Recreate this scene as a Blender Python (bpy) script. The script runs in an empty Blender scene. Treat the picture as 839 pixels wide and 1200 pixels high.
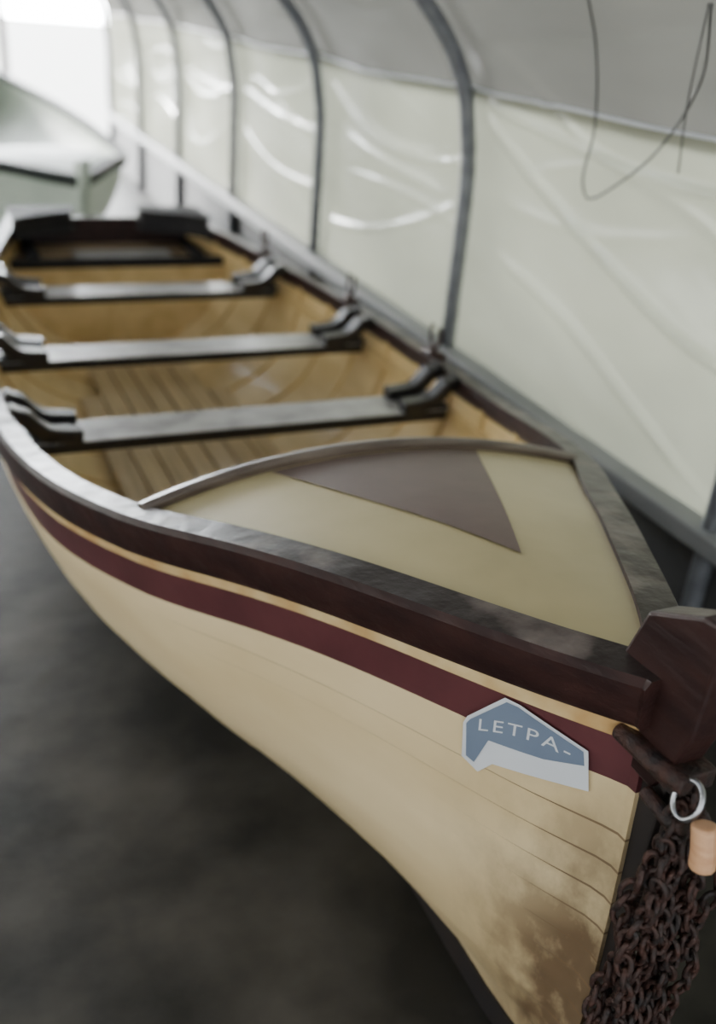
import bpy, bmesh, math, random
import numpy as np
from mathutils import Vector, Matrix, noise
random.seed(4)
D=bpy.data
COL=bpy.context.scene.collection

# ------------------------------------------------------------------ helpers
def hermite(xs,ys):
    xs=list(xs);ys=list(ys);n=len(xs)
    m=[]
    for i in range(n):
        a=max(i-1,0);b=min(i+1,n-1)
        m.append((ys[b]-ys[a])/(xs[b]-xs[a]))
    def f(x):
        if x<=xs[0]: return ys[0]
        if x>=xs[-1]: return ys[-1]
        for i in range(n-1):
            if x<=xs[i+1]: break
        h=xs[i+1]-xs[i];t=(x-xs[i])/h
        return ((2*t**3-3*t*t+1)*ys[i]+(t**3-2*t*t+t)*h*m[i]+(-2*t**3+3*t*t)*ys[i+1]+(t**3-t*t)*h*m[i+1])
    return f
def lerp(a,b,t): return a+(b-a)*t
def sstep(t):
    t=max(0,min(1,t)); return t*t*(3-2*t)

def mk(name,verts,faces,mats,parent=None,smooth=False,midx=None,bevel=0,solid=0):
    me=D.meshes.new(name); me.from_pydata([tuple(v) for v in verts],[],faces); me.update()
    if not isinstance(mats,(list,tuple)): mats=[mats]
    for m in mats: me.materials.append(m)
    if midx is not None:
        for p,i in zip(me.polygons,midx): p.material_index=i
    for p in me.polygons: p.use_smooth=smooth
    ob=D.objects.new(name,me); COL.objects.link(ob)
    if parent: ob.parent=parent
    if solid:
        s=ob.modifiers.new('solid','SOLIDIFY'); s.thickness=solid; s.offset=0
    if bevel:
        b=ob.modifiers.new('bev','BEVEL'); b.width=bevel; b.segments=2; b.limit_method='ANGLE'
    return ob
def empty(name,loc=(0,0,0),rot=0):
    e=D.objects.new(name,None); COL.objects.link(e); e.location=loc; e.rotation_euler=(0,0,rot); return e
def grid(rows):
    V=[];F=[];n=len(rows[0])
    for r in rows: V+=r
    for i in range(len(rows)-1):
        for j in range(n-1):
            a=i*n+j; F.append((a,a+1,a+n+1,a+n))
    return V,F
def sweep(path,prof,side=None,closed=False,cap=True):
    V=[];F=[];n=len(prof);N=len(path)
    for i,p in enumerate(path):
        p=Vector(p)
        if closed: t=Vector(path[(i+1)%N])-Vector(path[i-1])
        else: t=Vector(path[min(i+1,N-1)])-Vector(path[max(i-1,0)])
        t.normalize()
        s=Vector(side) if side is not None else Vector((0,0,1))
        s=(s-t*s.dot(t))
        if s.length<1e-4: s=t.orthogonal()
        s.normalize(); nn=t.cross(s)
        for a,b in prof: V.append(p+s*a+nn*b)
    for i in range(N if closed else N-1):
        for j in range(n):
            a=i*n+j;b=i*n+(j+1)%n;c=((i+1)%N)*n+(j+1)%n;d=((i+1)%N)*n+j
            F.append((a,b,c,d))
    if cap and not closed:
        F.append(tuple(range(n-1,-1,-1))); F.append(tuple((N-1)*n+j for j in range(n)))
    return V,F
def circ(r,n=10,sy=1): return [(r*math.cos(2*math.pi*i/n),r*sy*math.sin(2*math.pi*i/n)) for i in range(n)]
def rect(w,h): return [(-w/2,-h/2),(w/2,-h/2),(w/2,h/2),(-w/2,h/2)]
def box(x0,x1,y0,y1,z0,z1):
    V=[(x0,y0,z0),(x1,y0,z0),(x1,y1,z0),(x0,y1,z0),(x0,y0,z1),(x1,y0,z1),(x1,y1,z1),(x0,y1,z1)]
    F=[(0,3,2,1),(4,5,6,7),(0,1,5,4),(1,2,6,5),(2,3,7,6),(3,0,4,7)]
    return V,F
def join(parts):
    V=[];F=[]
    for v,f in parts:
        o=len(V); V+=list(v); F+=[tuple(i+o for i in q) for q in f]
    return V,F

# ------------------------------------------------------------------ materials
def mat(name,c1,c2=None,rough=.5,scale=6,stretch=(1,1,1),bump=0,bscale=30,metal=0,coat=0,detail=4,pos=(.35,.65),spec=.5):
    m=D.materials.new(name); m.use_nodes=True; nt=m.node_tree; b=nt.nodes['Principled BSDF']
    b.inputs['Roughness'].default_value=rough; b.inputs['Metallic'].default_value=metal
    b.inputs['Coat Weight'].default_value=coat; b.inputs['Coat Roughness'].default_value=.15
    b.inputs['Specular IOR Level'].default_value=spec
    tc=nt.nodes.new('ShaderNodeTexCoord'); mp=nt.nodes.new('ShaderNodeMapping')
    mp.inputs['Scale'].default_value=stretch; nt.links.new(tc.outputs['Object'],mp.inputs['Vector'])
    if c2 is None: c2=tuple(x*.8 for x in c1)
    n=nt.nodes.new('ShaderNodeTexNoise'); n.inputs['Scale'].default_value=scale; n.inputs['Detail'].default_value=detail
    nt.links.new(mp.outputs['Vector'],n.inputs['Vector'])
    r=nt.nodes.new('ShaderNodeValToRGB'); r.color_ramp.elements[0].position=pos[0]; r.color_ramp.elements[1].position=pos[1]
    r.color_ramp.elements[0].color=(*c1,1); r.color_ramp.elements[1].color=(*c2,1)
    nt.links.new(n.outputs['Fac'],r.inputs['Fac']); nt.links.new(r.outputs['Color'],b.inputs['Base Color'])
    if bump:
        n2=nt.nodes.new('ShaderNodeTexNoise'); n2.inputs['Scale'].default_value=bscale; n2.inputs['Detail'].default_value=5
        nt.links.new(mp.outputs['Vector'],n2.inputs['Vector'])
        bp=nt.nodes.new('ShaderNodeBump'); bp.inputs['Strength'].default_value=bump; bp.inputs['Distance'].default_value=.01
        nt.links.new(n2.outputs['Fac'],bp.inputs['Height']); nt.links.new(bp.outputs['Normal'],b.inputs['Normal'])
    m['ramp']=r.name
    return m
M={}
M['cream']=mat('hull_cream',(.72,.58,.345),(.62,.48,.265),.42,3,(1,.5,1.5),coat=.15,bump=.05,bscale=8)
M['stripe']=mat('gold_stripe',(.62,.47,.25),(.46,.28,.11),.4,9,(1,1,1))
M['seam']=mat('plank_seam',(.24,.16,.085),(.17,.11,.06),.6,5)
M['maroon']=mat('maroon_paint',(.095,.028,.031),(.07,.020,.023),.38,8,bump=.05,coat=.08)
M['rail']=mat('dark_varnish',(.017,.007,.0065),(.032,.013,.011),.42,9,(3,.6,3),bump=.3,bscale=14,coat=.05,spec=.28)
M['cap']=mat('gunwale_cap',(.018,.010,.008),(.18,.14,.12),.40,9,(1,1,1),bump=.8,bscale=11,coat=.06,detail=8,pos=(.49,.74),spec=.35)
M['capwood']=mat('weathered_coaming',(.19,.15,.115),(.09,.065,.05),.4,8,(.6,3,3),bump=.3,bscale=14,coat=.15)
M['deck']=mat('deck_khaki',(.48,.395,.20),(.41,.335,.165),.45,4,bump=.08,bscale=12,coat=.1)
M['patch']=mat('deck_brown_panel',(.14,.092,.070),(.115,.073,.055),.5,6,bump=.05)
M['inside']=mat('inner_planking',(.80,.61,.31),(.66,.48,.215),.42,5,(2,.5,2),coat=.25)
M['floorb']=mat('bottom_boards',(.60,.45,.24),(.42,.31,.16),.45,6,(8,.5,2),coat=.2)
M['rib']=mat('steamed_rib',(.72,.54,.25),(.58,.41,.18),.5,6)
M['black']=mat('black_gloss',(.010,.009,.010),(.016,.014,.014),.33,6,coat=.2,spec=.4)
M['blackmatt']=mat('black_matt',(.014,.013,.014),(.02,.018,.018),.7,6,spec=.2)
M['thwart']=mat('thwart_varnish',(.38,.365,.34),(.15,.14,.13),.28,5,(1.5,2,1),coat=.5,bump=.15,bscale=6,pos=(.42,.72))
M['seat']=mat('stern_seat_wood',(.34,.24,.13),(.22,.15,.08),.3,5,coat=.4)
M['keel']=mat('keel_tar',(.012,.009,.009),(.02,.014,.012),.6,8)
M['iron']=mat('rusty_iron',(.016,.011,.010),(.055,.022,.015),.6,40,bump=.6,bscale=80,metal=.3)
M['steel']=mat('galvanised',(.45,.46,.48),(.3,.3,.32),.3,30,metal=1)
M['toggle']=mat('orange_wood',(.58,.34,.19),(.46,.24,.12),.5,20,(1,1,4))
M['blue']=mat('sticker_blue',(.15,.19,.26),(.13,.165,.23),.4,5)
M['white']=mat('sticker_white',(.62,.64,.67),(.56,.58,.61),.4,5)
M['pale']=mat('pale_green_hull',(.52,.585,.49),(.42,.48,.40),.5,3)
M['palerail']=mat('grey_green_rail',(.03,.036,.033),(.022,.028,.025),.6,3,spec=.2)
M['hoop']=mat('hoop_steel',(.17,.18,.195),(.12,.125,.14),.45,20,metal=.2)
M['railgrey']=mat('base_rail',(.24,.245,.245),(.15,.155,.16),.5,6,(1,.3,1),bump=.2)
M['skirt']=mat('base_board',(.04,.04,.04),(.07,.07,.068),.7,4,bump=.3)
M['cable']=mat('cable_rubber',(.02,.02,.02),(.03,.03,.03),.5)
M['lampbody']=mat('lamp_housing',(.6,.6,.6),(.55,.55,.55),.5)
M['frame']=mat('end_frame_timber',(.42,.38,.36),(.32,.28,.27),.7,4)
M['gravel']=mat('outdoor_gravel',(.62,.61,.58),(.52,.51,.49),.9,3,bump=.3)

def add_grime(m):
    nt=m.node_tree; b=nt.nodes['Principled BSDF']; r=nt.nodes[m['ramp']]
    tc=nt.nodes.new('ShaderNodeTexCoord'); sp=nt.nodes.new('ShaderNodeSeparateXYZ'); nt.links.new(tc.outputs['Object'],sp.inputs[0])
    def mr(sock,a,b2,c,d):
        q=nt.nodes.new('ShaderNodeMapRange'); q.inputs[1].default_value=a;q.inputs[2].default_value=b2;q.inputs[3].default_value=c;q.inputs[4].default_value=d
        nt.links.new(sock,q.inputs[0]); return q.outputs[0]
    def mth(op,a,b2):
        q=nt.nodes.new('ShaderNodeMath'); q.operation=op
        for i,x in enumerate((a,b2)):
            if isinstance(x,(int,float)): q.inputs[i].default_value=x
            else: nt.links.new(x,q.inputs[i])
        return q.outputs[0]
    f=mth('MULTIPLY',mr(sp.outputs['Y'],.83,1.14,1.2,0),mr(sp.outputs['Z'],.30,.75,1,.2))
    n=nt.nodes.new('ShaderNodeTexNoise'); n.inputs['Scale'].default_value=6; n.inputs['Detail'].default_value=8; n.inputs['Roughness'].default_value=.62
    mp=nt.nodes.new('ShaderNodeMapping'); mp.inputs['Scale'].default_value=(1,1.6,1.1); mp.inputs['Location'].default_value=(3.1,1.7,.6)
    nt.links.new(tc.outputs['Object'],mp.inputs[0]); nt.links.new(mp.outputs[0],n.inputs['Vector'])
    g=mth('MINIMUM',mth('MULTIPLY',f,mr(n.outputs['Fac'],.36,.62,.20,1.1)),.9)
    mx=nt.nodes.new('ShaderNodeMix'); mx.data_type='RGBA'
    nt.links.new(g,mx.inputs[0]); nt.links.new(r.outputs['Color'],mx.inputs[6]); mx.inputs[7].default_value=(.11,.06,.03,1)
    nt.links.new(mx.outputs[2],b.inputs['Base Color'])
add_grime(M['cream'])

def sheet_mat(name,c,trans,rough=.24,bump=.35,vary=.16,gloss=.09):
    m=D.materials.new(name); m.use_nodes=True; nt=m.node_tree; nt.nodes.clear()
    o=nt.nodes.new('ShaderNodeOutputMaterial')
    tc=nt.nodes.new('ShaderNodeTexCoord'); mp=nt.nodes.new('ShaderNodeMapping'); mp.inputs['Scale'].default_value=(1,.55,1.3); mp.inputs['Rotation'].default_value=(.5,0,0)
    nt.links.new(tc.outputs['Object'],mp.inputs[0])
    n=nt.nodes.new('ShaderNodeTexNoise'); n.inputs['Scale'].default_value=1.3; n.inputs['Detail'].default_value=3; n.inputs['Distortion'].default_value=.4
    nt.links.new(mp.outputs[0],n.inputs['Vector'])
    r=nt.nodes.new('ShaderNodeValToRGB'); r.color_ramp.elements[0].position=.3; r.color_ramp.elements[1].position=.7
    r.color_ramp.elements[0].color=(*[x*(1-vary) for x in c],1); r.color_ramp.elements[1].color=(*[min(1,x*(1+vary)) for x in c],1)
    nt.links.new(n.outputs['Fac'],r.inputs['Fac'])
    n2=nt.nodes.new('ShaderNodeTexNoise'); n2.inputs['Scale'].default_value=3; n2.inputs['Detail'].default_value=3
    nt.links.new(mp.outputs[0],n2.inputs['Vector'])
    bp=nt.nodes.new('ShaderNodeBump'); bp.inputs['Strength'].default_value=bump; bp.inputs['Distance'].default_value=.05
    nt.links.new(n2.outputs['Fac'],bp.inputs['Height'])
    d=nt.nodes.new('ShaderNodeBsdfDiffuse'); t=nt.nodes.new('ShaderNodeBsdfTranslucent'); g=nt.nodes.new('ShaderNodeBsdfGlossy'); g.inputs['Roughness'].default_value=rough
    for q in (d,t): nt.links.new(r.outputs['Color'],q.inputs['Color'])
    for q in (d,t,g): nt.links.new(bp.outputs['Normal'],q.inputs['Normal'])
    m1=nt.nodes.new('ShaderNodeMixShader'); m1.inputs[0].default_value=trans
    nt.links.new(d.outputs[0],m1.inputs[1]); nt.links.new(t.outputs[0],m1.inputs[2])
    m2=nt.nodes.new('ShaderNodeMixShader'); m2.inputs[0].default_value=gloss
    nt.links.new(m1.outputs[0],m2.inputs[1]); nt.links.new(g.outputs[0],m2.inputs[2])
    nt.links.new(m2.outputs[0],o.inputs['Surface'])
    return m
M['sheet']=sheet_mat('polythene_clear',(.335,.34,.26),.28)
M['sheetL']=sheet_mat('polythene_left_bounce',(.80,.80,.76),.5,bump=.5)  # out-of-view left wall sheet, whitened to bounce extra light onto the hull
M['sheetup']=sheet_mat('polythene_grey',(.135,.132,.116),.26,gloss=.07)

# ------------------------------------------------------------------ hull maths
X0=.875; Y0=.83; YE=5.15
Bf=hermite([.83,1.0,1.25,1.5,1.8,2.2,2.75,3.5,4.3,5.15],[.015,.128,.265,.40,.56,.675,.74,.74,.64,.44])
Sf=hermite([.83,1.1,1.4,1.8,2.3,2.75,3.5,4.3,5.15],[.955,.925,.883,.80,.712,.675,.665,.68,.72])
bowg=hermite([0,.2,.4,.6,.8,.9,1],[1,.9,.8,.68,.5,.33,.06])
midg=hermite([0,.2,.4,.6,.75,.87,.95,1],[1,.99,.94,.84,.68,.45,.2,.04])
stg=hermite([0,.2,.4,.6,.75,.87,.95,1],[1,1.0,.93,.75,.5,.25,.1,.05])
y0f=hermite([0,.15,.5,.8,1],[.83,.825,.81,.812,.87])
KZ=.05
def hull(v,s,off=0):
    ye=Y0+(YE-Y0)*v
    y=y0f(s)+(YE-y0f(s))*v
    t=sstep((ye-.95)/1.4); g=lerp(bowg(s),midg(s),t)
    g=lerp(g,stg(s),sstep((ye-3.6)/1.5))
    z=lerp(Sf(ye),KZ,s)
    mn=.026 if ye<1.6 else .014
    return max(Bf(ye)*g+off*sstep(v/.04),mn),y,z
def hull_hb(y,z):
    s=.2
    for _ in range(8):
        v=(y-y0f(s))/(YE-y0f(s)); ye=Y0+(YE-Y0)*v
        s=max(0,min(1,(Sf(ye)-z)/(Sf(ye)-KZ)))
    return hull(max(v,0),s)[0]
VS=[(i/70)**1.3 for i in range(71)]
def build_boat(root,ms):
    cream,maroon,rail=ms['cream'],ms['maroon'],ms['rail']
    def sb(v,a):
        ye=Y0+(YE-Y0)*v; H=Sf(ye)-KZ
        return a[1]/H if a[0]=='m' else a[1]
    bands=[(('m',0),('m',.108),2),(('m',.108),('m',.184),1),(('m',.184),('s',.30),0)]
    fr=[.30,.37,.44,.51,.58,.65,.73,.81,.90,1]
    for a,b in zip(fr[:-1],fr[1:]): bands.append((('s',a),('s',b),0))
    for side,sn in ((-1,'port'),(1,'starboard')):
        R=[];rm=[]
        for bi,(a,b,m) in enumerate(bands):
            for k in range(4):
                row=[]
                for v in VS:
                    s0=sb(v,a)+(.0055 if (k==0 and bi>2) else 0); s1=sb(v,b)
                    h,y,z=hull(v,lerp(s0,s1,k/3),.0045*k/3 if bi>=2 else 0)
                    row.append(Vector((side*h,y,z)))
                R.append(row); rm.append(m if k<3 else (3 if bi>=2 else m))
        V,F=grid(R); nF=len(VS)-1
        mi=[rm[i//nF] for i in range(len(F))]
        nc=len(VS); base=len(V)
        for r_ in R: V.append(Vector((0,r_[0].y,r_[0].z)))
        for i in range(len(R)-1): F.append((i*nc,(i+1)*nc,base+i+1,base+i)); mi.append(rm[i])
        ob=mk('planking_'+sn,V,F,[cream,maroon,ms['stripe'],ms['seam']],root,True,mi)
        ob.data.set_sharp_from_angle(angle=math.radians(25))
        R=[[Vector((side*max(hull(v,s)[0]-.02,.004),hull(v,s)[1]+.01,hull(v,s)[2]+.02*s)) for v in VS] for s in [i/16 for i in range(17)]]
        V,F=grid(R); mk('inner_skin_'+sn,V,F,ms['inside'],root,True)
        pts=[Vector((side*hull(v,0)[0],hull(v,0)[1],hull(v,0)[2])) for v in VS]
        W=[]
        for i,p in enumerate(pts):
            t=pts[min(i+1,len(pts)-1)]-pts[max(i-1,0)]; t.z=0; t.normalize()
            out=Vector((t.y,-t.x,0))*side
            if out.x*side<0: out=-out
            ww=lerp(.048,.034,sstep((p.y-1.55)/.35))
            def q(o,z):
                r=p+out*o+Vector((0,0,z))
                if r.x*side<.002: r.x=.002*side
                return r
            W.append([q(.016,-.070),q(.022,-.06),q(.026,.002),q(.018,.014),q(-ww,.016),q(-ww,-.03),q(-.01,-.070),q(.016,-.070)])
        V,F=grid(W)
        mi=[1 if i%7==3 else 0 for i in range(len(F))]
        F.append(tuple(range(0,7))); F.append(tuple(len(V)-8+k for k in range(7))); mi+=[0,0]
        g=mk('gunwale_'+sn,V,F,[rail,ms['cap']],root,True,mi); g.data.set_sharp_from_angle(angle=math.radians(30))
    L=[Vector((hull(1,i/16)[0],YE,hull(1,i/16)[2])) for i in range(17)]
    Rr=[Vector((-p.x,p.y,p.z)) for p in reversed(L)]
    n=len(L)+len(Rr); V=L+Rr+[p+Vector((0,.035,0)) for p in L+Rr]
    F=[tuple(range(n)),tuple(range(2*n-1,n-1,-1))]+[(i,(i+1)%n,(i+1)%n+n,i+n) for i in range(n)]
    mk('transom',V,F,rail,root)
    kp=[Vector((0,y,z)) for y,z in ((.88,.06),(.98,.04),(1.06,.030),(2,.030),(3.5,.030),(YE,.030))]
    V,F=sweep(kp,rect(.06,.065),side=(0,0,1)); mk('keel',V,F,M['keel'],root)
    head=[(.91,.90),(.915,.955),(.885,1.047),(.79,1.097),(.745,1.102),(.755,.92),(.775,.85),(.80,.80),(.90,.80)]
    n=len(head)
    V=[Vector((-.027,y,z)) for y,z in head]+[Vector((.027,y,z)) for y,z in head]
    F=[tuple(range(n-1,-1,-1)),tuple(range(n,2*n))]+[(i,(i+1)%n,(i+1)%n+n,i+n) for i in range(n)]
    mk('stem_head',V,F,ms.get('stem',rail),root,bevel=.006)
    poly=[(.775,.86),(.785,.62),(.782,.35),(.79,.16),(.835,.03),(.88,.012),(1.0,.012),(.97,.10),(.86,.2),(.84,.5),(.84,.86)]
    n=len(poly)
    V=[Vector((-.018,y,z)) for y,z in poly]+[Vector((.018,y,z)) for y,z in poly]
    F=[tuple(range(n-1,-1,-1)),tuple(range(n,2*n))]+[(i,(i+1)%n,(i+1)%n+n,i+n) for i in range(n)]
    mk('stem_post',V,F,ms.get('stem',M['keel']),root,bevel=.004)

def deck_hb(y): return max(Bf(y)-.03,.005)
CR=.075
def deck_pt(u,y,dz=0):
    h=deck_hb(y); return Vector((u*h,y,Sf(y)-.004+CR*(h/.54)*(1-u*u)+dz))
def yc(u): return 1.80+.05*(1-u*u)

def fit_out(root,ms):
    rows=[[deck_pt(-1+2*j/24,lerp(.85,yc(-1+2*j/24),i/30)) for j in range(25)] for i in range(31)]
    V,F=grid(rows); mk('foredeck',V,F,ms['deck'],root,True,solid=.012)
    rows=[]
    for i in range(17):
        r=[]
        for j in range(13):
            k=-1+2*j/12
            ye=lerp(1.23,yc(k*.45)-.03,i/16); w=.25*i/16+.0005
            r.append(deck_pt(k*w/deck_hb(ye),ye,.0085))
        rows.append(r)
    V,F=grid(rows); mk('deck_panel',V,F,M['patch'],root,True)
    path=[deck_pt(-1+2*i/30,yc(-1+2*i/30),.012) for i in range(31)]
    V,F=sweep(path,[(-.05,-.014),(.012,-.018),(.016,0),(.012,.018),(-.05,.014)],side=(0,0,1)); mk('coaming',V,F,M['capwood'],root,bevel=.003)
    TY=[(2.76,.59),(3.47,.59),(4.24,.60)]
    for k,(ty,tz) in enumerate(TY):
        B=Bf(ty)-.03
        V,F=box(-B+.04,B-.04,ty-.085,ty+.085,tz-.035,tz)
        mk('thwart_%d'%(k+1),V,F,[M['black'],M['thwart']],root,bevel=.005,midx=[0,1,0,0,0,0])
        zs=Sf(ty); parts=[]
        for sd in (-1,1):
            for dy in (-.062,.062):
                xs=[B-.20,B-.15,B-.105,B-.07,B-.045,B-.02,B+.0]
                zz=[tz+.014,tz+.018,tz+.026,tz+.052,tz+.080,zs+.004,zs+.018]
                f=hermite(xs,zz)
                path=[Vector((sd*lerp(xs[0],xs[-1],i/18),ty+dy,f(lerp(xs[0],xs[-1],i/18)))) for i in range(19)]
                parts.append(sweep(path,rect(.055,.042),side=(0,1,0)))
            path=[Vector((sd*(B-.18),ty,tz+.006)),Vector((sd*(B-.03),ty,tz+.006))]
            parts.append(sweep(path,rect(.15,.014),side=(0,1,0)))
        V,F=join(parts); mk('thwart_knees_%d'%(k+1),V,F,M['black'],root,bevel=.006)
    for sd in (-1,1):
        path=[Vector((sd*(hull_hb(y,Sf(y)-.12)-.03),y,Sf(y)-.12)) for y in np.linspace(1.9,5.1,40)]
        V,F=sweep(path,rect(.035,.02),side=(0,0,1)); mk('riser_%s'%('port' if sd<0 else 'starboard'),V,F,M['rib'],root)
    parts=[]
    for i in range(13):
        y=1.98+i*.26
        for sd in (-1,1):
            v=(y-Y0)/(YE-Y0); path=[]
            for k in range(15):
                s=.03+.94*k/14; h,yy,z=hull(v,s); path.append(Vector((sd*max(h-.024,.01),yy,z+.02*s)))
            parts.append(sweep(path,rect(.026,.010),side=(0,1,0)))
    V,F=join(parts); mk('ribs',V,F,M['rib'],root)
    parts=[]
    for k in range(-4,5):
        path=[]
        for y in np.linspace(1.95,4.6,30):
            lim=hull_hb(y,.17)-.04
            if abs(k*.093)+.044>lim: continue
            path.append(Vector((k*.093,y,.185)))
        if len(path)>2: parts.append(sweep(path,rect(.016,.084),side=(0,0,1)))
    V,F=join(parts); mk('bottom_boards',V,F,M['floorb'],root,bevel=.002)
    V,F=box(-.47,.47,4.74,5.12,.575,.60); mk('stern_seat',V,F,M['seat'],root,bevel=.006)
    V,F=box(-.20,.26,4.78,4.92,.602,.612); mk('stern_seat_pad',V,F,M['thwart'],root,bevel=.004)
    zz=np.linspace(.575,.10,12)
    L=[Vector((hull_hb(4.745,z)-.024,4.745,z)) for z in zz]; Rr=[Vector((-p.x,p.y,p.z)) for p in reversed(L)]
    n=len(L)*2; V=L+Rr+[p+Vector((0,.018,0)) for p in L+Rr]
    F=[tuple(range(n)),tuple(range(2*n-1,n-1,-1))]+[(i,(i+1)%n,(i+1)%n+n,i+n) for i in range(n)]
    mk('stern_locker_front',V,F,M['inside'],root)
    parts=[box(-.50,.50,4.72,4.76,.572,.615),box(-.42,-.36,4.76,5.1,.60,.625),box(.36,.42,4.76,5.1,.60,.625)]
    V,F=join(parts); mk('stern_seat_rim',V,F,M['blackmatt'],root,bevel=.006)
    parts=[]
    for sd in (-1,1):
        pts=[(.45,5.12),(.16,5.12),(.17,5.04),(.36,4.94),(.46,4.84)]
        n=len(pts); V=[Vector((sd*x,y,.68)) for x,y in pts]+[Vector((sd*x,y,.78)) for x,y in pts]
        F=[tuple(range(n)),tuple(range(2*n-1,n-1,-1))]+[(i,(i+1)%n,(i+1)%n+n,i+n) for i in range(n)]
        parts.append((V,F))
    V,F=join(parts); mk('quarter_knees',V,F,M['blackmatt'],root,bevel=.015)
    parts=[]
    for ty in (2.95,3.66,4.43):
        for sd in (-1,1):
            x=sd*(Bf(ty)-.003); z=Sf(ty)+.016
            parts.append(box(x-.02,x+.02,ty-.055,ty+.055,z-.004,z+.016))
            path=[Vector((x,ty+.035*math.sin(a)*(1.0 if abs(a)<2 else .9),z+.075-.045*math.cos(a))) for a in np.linspace(-2.3,2.3,15)]
            parts.append(sweep(path,circ(.007,8),side=(1,0,0)))
            parts.append(sweep([Vector((x,ty,z+.035)),Vector((x,ty,z))],circ(.009,8),side=(1,0,0)))
    V,F=join(parts); mk('rowlocks',V,F,M['iron'],root,True)

TH=math.radians(1.2)
bx,by=X0,.9
boat=empty('rowing_boat',(bx+.9*math.sin(TH),by-.9*math.cos(TH),0),TH)
ms=dict(cream=M['cream'],maroon=M['maroon'],rail=M['rail'],deck=M['deck'],inside=M['inside'],cap=M['cap'],stripe=M['stripe'],seam=M['seam'])
build_boat(boat,ms); fit_out(boat,ms)

def on_hull(y,z,off): return Vector((-(hull_hb(y,z)+off),y,z))
def poly_on_hull(name,pts,off,m):
    bm=bmesh.new(); vs=[bm.verts.new((0,y,z)) for y,z in pts]; bm.faces.new(vs)
    bmesh.ops.triangulate(bm,faces=bm.faces[:])
    for _ in range(4): bmesh.ops.subdivide_edges(bm,edges=bm.edges[:],cuts=1,use_grid_fill=True)
    for v in bm.verts: v.co=on_hull(v.co.y,v.co.z,off)
    me=D.meshes.new(name); bm.to_mesh(me); bm.free(); me.materials.append(m)
    ob=D.objects.new(name,me); COL.objects.link(ob); ob.parent=boat; return ob
poly_on_hull('sticker_base',[(1.080,.735),(1.074,.752),(1.018,.825),(.994,.825),(.895,.80),(.883,.73),(1.025,.685),(1.048,.652),(1.078,.665)],.0065,M['white'])
poly_on_hull('sticker_field',[(1.074,.738),(1.068,.750),(1.014,.819),(.996,.820),(.900,.796),(.895,.772),(.95,.748),(1.00,.736),(1.035,.728),(1.046,.70),(1.055,.668),(1.070,.672)],.0075,M['blue'])
cu=D.curves.new('t','FONT'); cu.body='LETPA-'; cu.space_character=1.25
to=D.objects.new('t',cu); COL.objects.link(to)
bpy.context.view_layer.update()
dg=bpy.context.evaluated_depsgraph_get()
me=D.meshes.new_from_object(to.evaluated_get(dg)); D.objects.remove(to)
bm=bmesh.new(); bm.from_mesh(me); bmesh.ops.triangulate(bm,faces=bm.faces[:]); bm.to_mesh(me); bm.free()
xs=[v.co.x for v in me.vertices]; x0,x1=min(xs),max(xs)
for v in me.vertices:
    a=(v.co.x-x0)/(x1-x0); h=v.co.y
    y=lerp(1.052,.915,a); z=.738+.036*a+.012*math.sin(a*math.pi)+h*.034
    v.co=on_hull(y,z,.0085)
me.materials.clear(); me.materials.append(M['white'])
ob=D.objects.new('sticker_lettering',me); COL.objects.link(ob); ob.parent=boat

# ---- bow fittings
parts=[box(-.04,.03,.745,.86,.835,.868),
       sweep([Vector((-.040,.87,.855)),Vector((-.038,.80,.855)),Vector((-.03,.735,.86))],circ(.015,10)),
       sweep([Vector((-.035,.80,.80)),Vector((-.032,.75,.79)),Vector((-.03,.72,.80))],circ(.012,10))]
V,F=join(parts); mk('bow_fitting',V,F,M['iron'],boat,bevel=.004)
path=[Vector((-.034+.010*math.sin(a),.726+.022*math.cos(a),.848+.026*math.sin(a))) for a in np.linspace(0,2*math.pi,25)[:-1]]
V,F=sweep(path,circ(.0042,8),side=(1,0,0),closed=True); mk('mooring_ring',V,F,M['steel'],boat,True)
path=[Vector((-.033,.690,.838)),Vector((-.033,.684,.82)),Vector((-.033,.678,.80)),Vector((-.033,.674,.775))]
V,F=sweep(path,circ(.018,12),side=(1,0,0)); mk('wooden_toggle',V,F,M['toggle'],boat,bevel=.005)

# ---- chain
def link(c,t,side,L=.018,W=.0105,r=.0045):
    t=t.normalized(); s=(side-t*side.dot(t)).normalized(); path=[]
    for i in range(14):
        a=2*math.pi*i/14; path.append(c+t*(L*math.cos(a)*(.85+.15*abs(math.cos(a))))+s*(W*math.sin(a)))
    return sweep(path,circ(r,6),side=t.cross(s),closed=True)
parts=[]
for k in range(14):
    ox=lerp(-.06,.05,(k%7)/6); oy=(-.008 if k<7 else -.036)+random.uniform(-.008,.008)
    ph=random.uniform(0,6)
    z=.83-random.uniform(0,.05); i=0
    while z>.02:
        f=(.86-z)/.86; sp=sstep(f*5)
        x=-.01+ox*sp*(1+.3*f)+.008*math.sin(i*.7+ph); y=.746+oy*sp+.010*f+.006*math.cos(i*.9+ph)
        t=Vector((.25*math.sin(i*.7+ph),.2*math.cos(i+ph),-1))
        a=(i%2)*math.pi/2+ph+random.uniform(-.4,.4)
        parts.append(link(Vector((x,y,z)),t,Vector((math.cos(a),math.sin(a),0)))); z-=.025; i+=1
for i in range(90):
    a=random.uniform(0,6.28); rr=random.uniform(0,.11)
    c=Vector((-.02+rr*math.cos(a),.69+rr*math.sin(a)*.8,.012+random.uniform(0,.04)*(1-rr/.12)))
    parts.append(link(c,Vector((math.cos(a*3),math.sin(a*3),random.uniform(-.2,.2))),Vector((0,random.uniform(-1,1),.6))))
V,F=join(parts); ch=mk('anchor_chain',V,F,M['iron'],boat,True)

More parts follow.
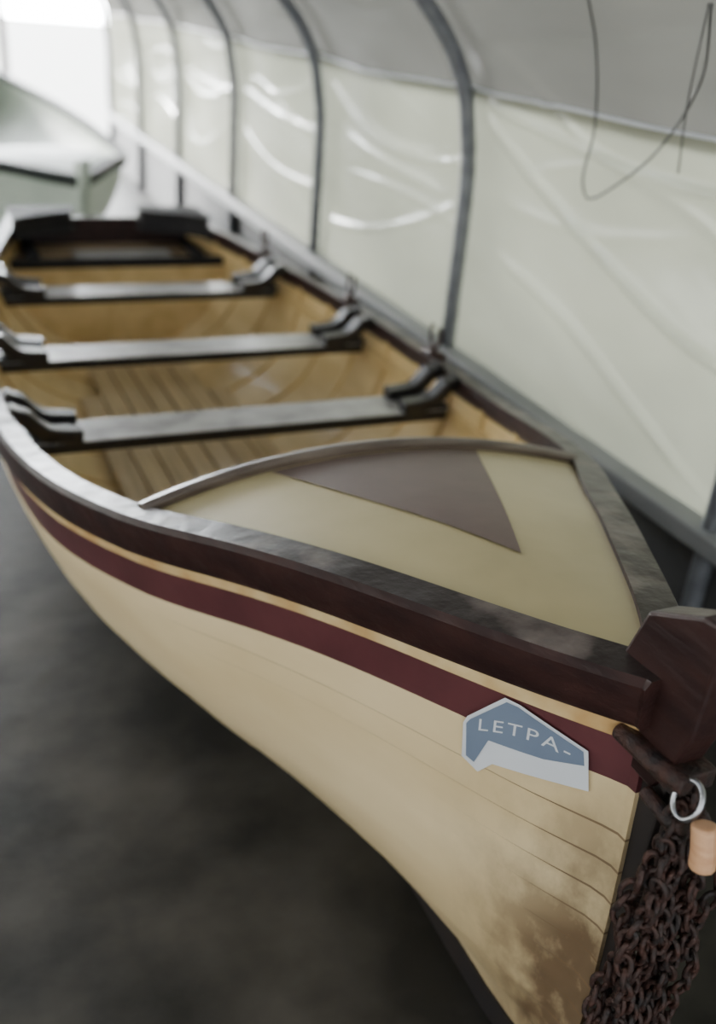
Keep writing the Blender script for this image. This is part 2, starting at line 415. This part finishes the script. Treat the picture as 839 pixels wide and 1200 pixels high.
# ------------------------------------------------------------------ second boat beyond, stern propped on a trestle (part of the group)
b2=empty('rowing_boat.001',(0,0,0))
ms2=dict(cream=M['pale'],maroon=M['pale'],rail=M['palerail'],deck=M['pale'],inside=M['pale'],cap=M['palerail'],stripe=M['pale'],seam=M['palerail'],stem=M['pale'])
build_boat(b2,ms2)
rows=[[deck_pt(-1+2*j/24,lerp(.85,yc(-1+2*j/24),i/30)) for j in range(25)] for i in range(31)]
V,F=grid(rows); mk('foredeck',V,F,M['pale'],b2,True,solid=.012)
PA,RA,SZ=math.radians(5.5),math.radians(8),.80
R2=Matrix.Rotation(RA,4,'Z')@Matrix.Rotation(PA,4,'X')@Matrix.Diagonal((1,1,SZ,1))
off=Vector((.77,6.15,.03))-(R2@Vector((0,.95,.0)))
b2.rotation_euler=(PA,0,RA); b2.scale=(1,1,SZ); b2.location=off
W2=Matrix.Translation(off)@R2; Wi=W2.inverted()
tx,ty,tz=W2@Vector((0,4.3,0))
parts=[box(tx-.5,tx+.5,ty-.05,ty+.05,tz-.10,tz-.005)]
for sx in (-.42,.42):
    for sy in (-1,1):
        parts.append(sweep([Vector((tx+sx,ty,tz-.06)),Vector((tx+sx*1.1,ty+.22*sy,.0))],rect(.06,.04),side=(1,0,0)))
V,F=join(parts); V=[Wi@Vector(v) for v in V]; mk('trestle',V,F,M['frame'],b2,bevel=.004)

# ------------------------------------------------------------------ tunnel
XC=.1
prof=[(1.9,.5),(1.9,.8),(1.9,1.1),(1.895,1.25),(1.875,1.38),(1.84,1.53),(1.76,1.67),(1.64,1.80),(1.42,2.02),(1.12,2.27),(.8,2.47),(.45,2.61),(.1,2.66)]
cum=[0]
for i in range(1,len(prof)): cum.append(cum[-1]+math.dist(prof[i],prof[i-1]))
fx=hermite(cum,[p[0] for p in prof]); fz=hermite(cum,[p[1] for p in prof]); LT=cum[-1]
HOOPS=[-1.46,.18,1.82,3.46,5.10,6.74,8.38,10.02,11.66]
YA,YB=-1.5,11.7
rc=random.Random(11)
CRE={}
for bay in range(-2,9):
    for sd in (1,-1):
        L=[]
        for k in range(4):
            L.append((rc.uniform(.05,1.0),rc.uniform(-.35,.45),rc.uniform(-.30,.30),rc.uniform(.1,.5),rc.uniform(.5,1.0),rc.uniform(.012,.022),rc.uniform(.005,.012)))
        for k in range(3):
            L.append((rc.uniform(1.1,2.3),rc.uniform(-.25,.25),rc.uniform(-.2,.2),rc.uniform(0,.4),rc.uniform(.5,1.0),rc.uniform(.012,.03),rc.uniform(.008,.016)))
        CRE[(bay,sd)]=L
CRE[(1,1)]+=[(.62,.55,.10,0,1,.014,.022),(.34,.45,-.05,0,.8,.016,.016),(.90,.12,.05,0,1,.014,.016)]
CRE[(2,1)]+=[(.72,.20,.16,0,1,.014,.018),(.35,-.4,.1,0,1,.014,.010)]
def sheet_pt(l,y,side):
    x,z=fx(l),fz(l)
    dx=fx(l+.01)-fx(l-.01); dz=fz(l+.01)-fz(l-.01); L=math.hypot(dx,dz) or 1
    nx,nz=dz/L,-dx/L
    bay=math.floor((y-.18)/1.64); ph=((y-.18)/1.64)%1
    o=.040-.035*math.sin(math.pi*ph)*(.6+.4*math.sin(l*3+y))
    w=noise.noise(Vector((y*1.3,l*2.2,side)))*.035
    for (a,b,c,p0,p1,wd,am) in CRE[(bay,side)]:
        d=l-(a+b*(ph-.5)+c*(ph-.5)**2*4)
        if abs(d)<wd*3:
            e=sstep((ph-p0+.35)/.25)*sstep((p1+.1-ph)/.25)
            w-=am*math.exp(-(d/wd)**2)*e
    o+=w*min(1,math.sin(math.pi*ph)*2.5)
    x+=nx*o; z+=nz*o
    if side<0: x=2*XC-x
    return Vector((x,y,z))
lb=1.02
ys=list(np.linspace(YA,YB,440))
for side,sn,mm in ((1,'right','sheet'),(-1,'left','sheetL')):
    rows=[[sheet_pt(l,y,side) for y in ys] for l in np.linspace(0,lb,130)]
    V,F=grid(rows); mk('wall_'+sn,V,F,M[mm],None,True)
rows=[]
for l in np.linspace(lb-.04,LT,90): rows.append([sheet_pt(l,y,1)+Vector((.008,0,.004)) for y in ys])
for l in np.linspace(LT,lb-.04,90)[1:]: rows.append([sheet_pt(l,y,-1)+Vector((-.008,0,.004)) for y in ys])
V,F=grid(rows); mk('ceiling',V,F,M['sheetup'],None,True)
parts=[]
for side in (1,-1):
    parts.append(sweep([sheet_pt(lb,y,side)-Vector((.006*side,0,0)) for y in ys],circ(.005,6),side=(0,0,1)))
V,F=join(parts); mk('trim_1',V,F,M['white'],None,True)
hoops=empty('tunnel_hoops')
for k,hy in enumerate(HOOPS):
    ls=np.linspace(0,LT,40)
    path=[Vector((1.9,hy,0)),Vector((1.9,hy,.25))]+[Vector((fx(l),hy,fz(l))) for l in ls]
    path+=[Vector((2*XC-p.x,p.y,p.z)) for p in reversed(path[:-1])]
    V,F=sweep(path,circ(.030,12),side=(0,1,0)); mk('hoop_%d'%(k+1),V,F,M['hoop'],hoops,True)
for side,sn in ((1,'right'),(-1,'left')):
    xa,xb=(1.84,1.93) if side>0 else (2*XC-1.93,2*XC-1.84)
    V,F=box(xa,xb,YA,YB,.49,.55); mk('trim_rail_'+sn,V,F,M['railgrey'],None,bevel=.008)
    xa,xb=(1.93,1.96) if side>0 else (2*XC-1.96,2*XC-1.93)
    V,F=box(xa,xb,YA,YB,0,.52); mk('baseboard_'+sn,V,F,M['skirt'],None)
fm=mat('floor_concrete',(.014,.013,.0105),(.066,.060,.050),.6,3.0,detail=10,bump=.5,bscale=7,pos=(.36,.70),spec=.3)
V,F=box(2*XC-1.96,1.96,YA,YB,-.06,0); mk('floor',V,F,fm,None)
V,F=box(-30,30,YB,60,-.1,-.01); mk('outdoor_ground',V,F,M['gravel'],None)
parts=[box(x-.04,x+.04,YB+.02,YB+.10,0,2.3) for x in (-.75,.85)]+[box(-.75,.85,YB+.02,YB+.10,2.05,2.13)]
V,F=join(parts); mk('door_frame',V,F,M['frame'],None,bevel=.01)

def cable(pts,r=.0045):
    n=len(pts); t=[0]
    for i in range(1,n): t.append(t[-1]+(Vector(pts[i])-Vector(pts[i-1])).length)
    f=[hermite(t,[p[k] for p in pts]) for k in range(3)]
    path=[Vector([f[k](t[-1]*i/60) for k in range(3)]) for i in range(61)]
    return sweep(path,circ(r,8),side=(.3,.9,.2))
c1=cable([(1.60,2.42,1.85),(1.70,2.47,1.70),(1.76,2.50,1.50),(1.77,2.53,1.36),(1.77,2.49,1.31),(1.77,2.38,1.36),(1.77,2.22,1.48),(1.72,2.05,1.66),(1.62,1.95,1.82)],.0035)
c2=cable([(1.62,1.96,1.82),(1.72,2.08,1.60),(1.77,2.12,1.44)],.0025)
V,F=join([c1,c2]); mk('hanging_cable',V,F,M['cable'],None,True)

em=D.materials.new('tube_glow'); em.use_nodes=True; b=em.node_tree.nodes['Principled BSDF']
b.inputs['Emission Color'].default_value=(.62,.75,1,1); b.inputs['Emission Strength'].default_value=34
for i,y in enumerate((1.2,4.4,7.6)):
    nm='tube_light' if i==0 else 'tube_light.%03d'%i
    e=empty(nm,(.1,y,2.52))
    V,F=box(-.06,.06,-.6,.6,.02,.08); mk('housing',V,F,M['lampbody'],e,bevel=.01)
    V,F=sweep([Vector((0,-.58,0)),Vector((0,.58,0))],circ(.018,12)); mk('tube',V,F,em,e,True)
    V,F=sweep([Vector((0,0,.08)),Vector((0,0,.17))],circ(.006,6)); mk('hanger',V,F,M['lampbody'],e)

# ------------------------------------------------------------------ daylight: overcast sky, much brighter towards the open far end
w=D.worlds.new('world'); bpy.context.scene.world=w; w.use_nodes=True
nt=w.node_tree; bg=nt.nodes['Background']; bg.inputs[0].default_value=(.93,.97,1,1)
tc=nt.nodes.new('ShaderNodeTexCoord'); sp=nt.nodes.new('ShaderNodeSeparateXYZ'); nt.links.new(tc.outputs['Generated'],sp.inputs[0])
mr=nt.nodes.new('ShaderNodeMapRange'); mr.interpolation_type='SMOOTHSTEP'
mr.inputs[1].default_value=.60; mr.inputs[2].default_value=.97; mr.inputs[3].default_value=2.7; mr.inputs[4].default_value=70
nt.links.new(sp.outputs['Y'],mr.inputs[0]); nt.links.new(mr.outputs[0],bg.inputs[1])
sl=D.lights.new('sun','SUN'); sl.energy=20; sl.angle=math.radians(12); sl.color=(1,.98,.95)
so=D.objects.new('sun',sl); COL.objects.link(so); so.location=(-5,20,6)
so.rotation_euler=Vector((.50,-1,-.26)).to_track_quat('-Z','Y').to_euler()

# ------------------------------------------------------------------ camera
f=1150.
base=Vector((-530,-636,f)); dY=base.normalized()
r=math.radians(5)
h=Vector((math.cos(r),math.sin(r),0))
s=-(base.length_squared)/(h.dot(base))
dX=(base+h*s).normalized()
if dX.x<0: dX=-dX
dZ=dX.cross(dY)
right=Vector((dX.x,dY.x,dZ.x)); up=-Vector((dX.y,dY.y,dZ.y)); back=-Vector((dX.z,dY.z,dZ.z))
cam=D.cameras.new('camera'); co=D.objects.new('camera',cam); COL.objects.link(co)
R=Matrix((right,up,back)).transposed().to_4x4(); R.translation=Vector((0,0,1.75)); co.matrix_world=R
cam.sensor_fit='VERTICAL'; cam.sensor_height=36; cam.lens=f/1200*36
cam.clip_start=.02
cam.dof.use_dof=True; cam.dof.focus_distance=1.5; cam.dof.aperture_fstop=1.6
bpy.context.scene.camera=co
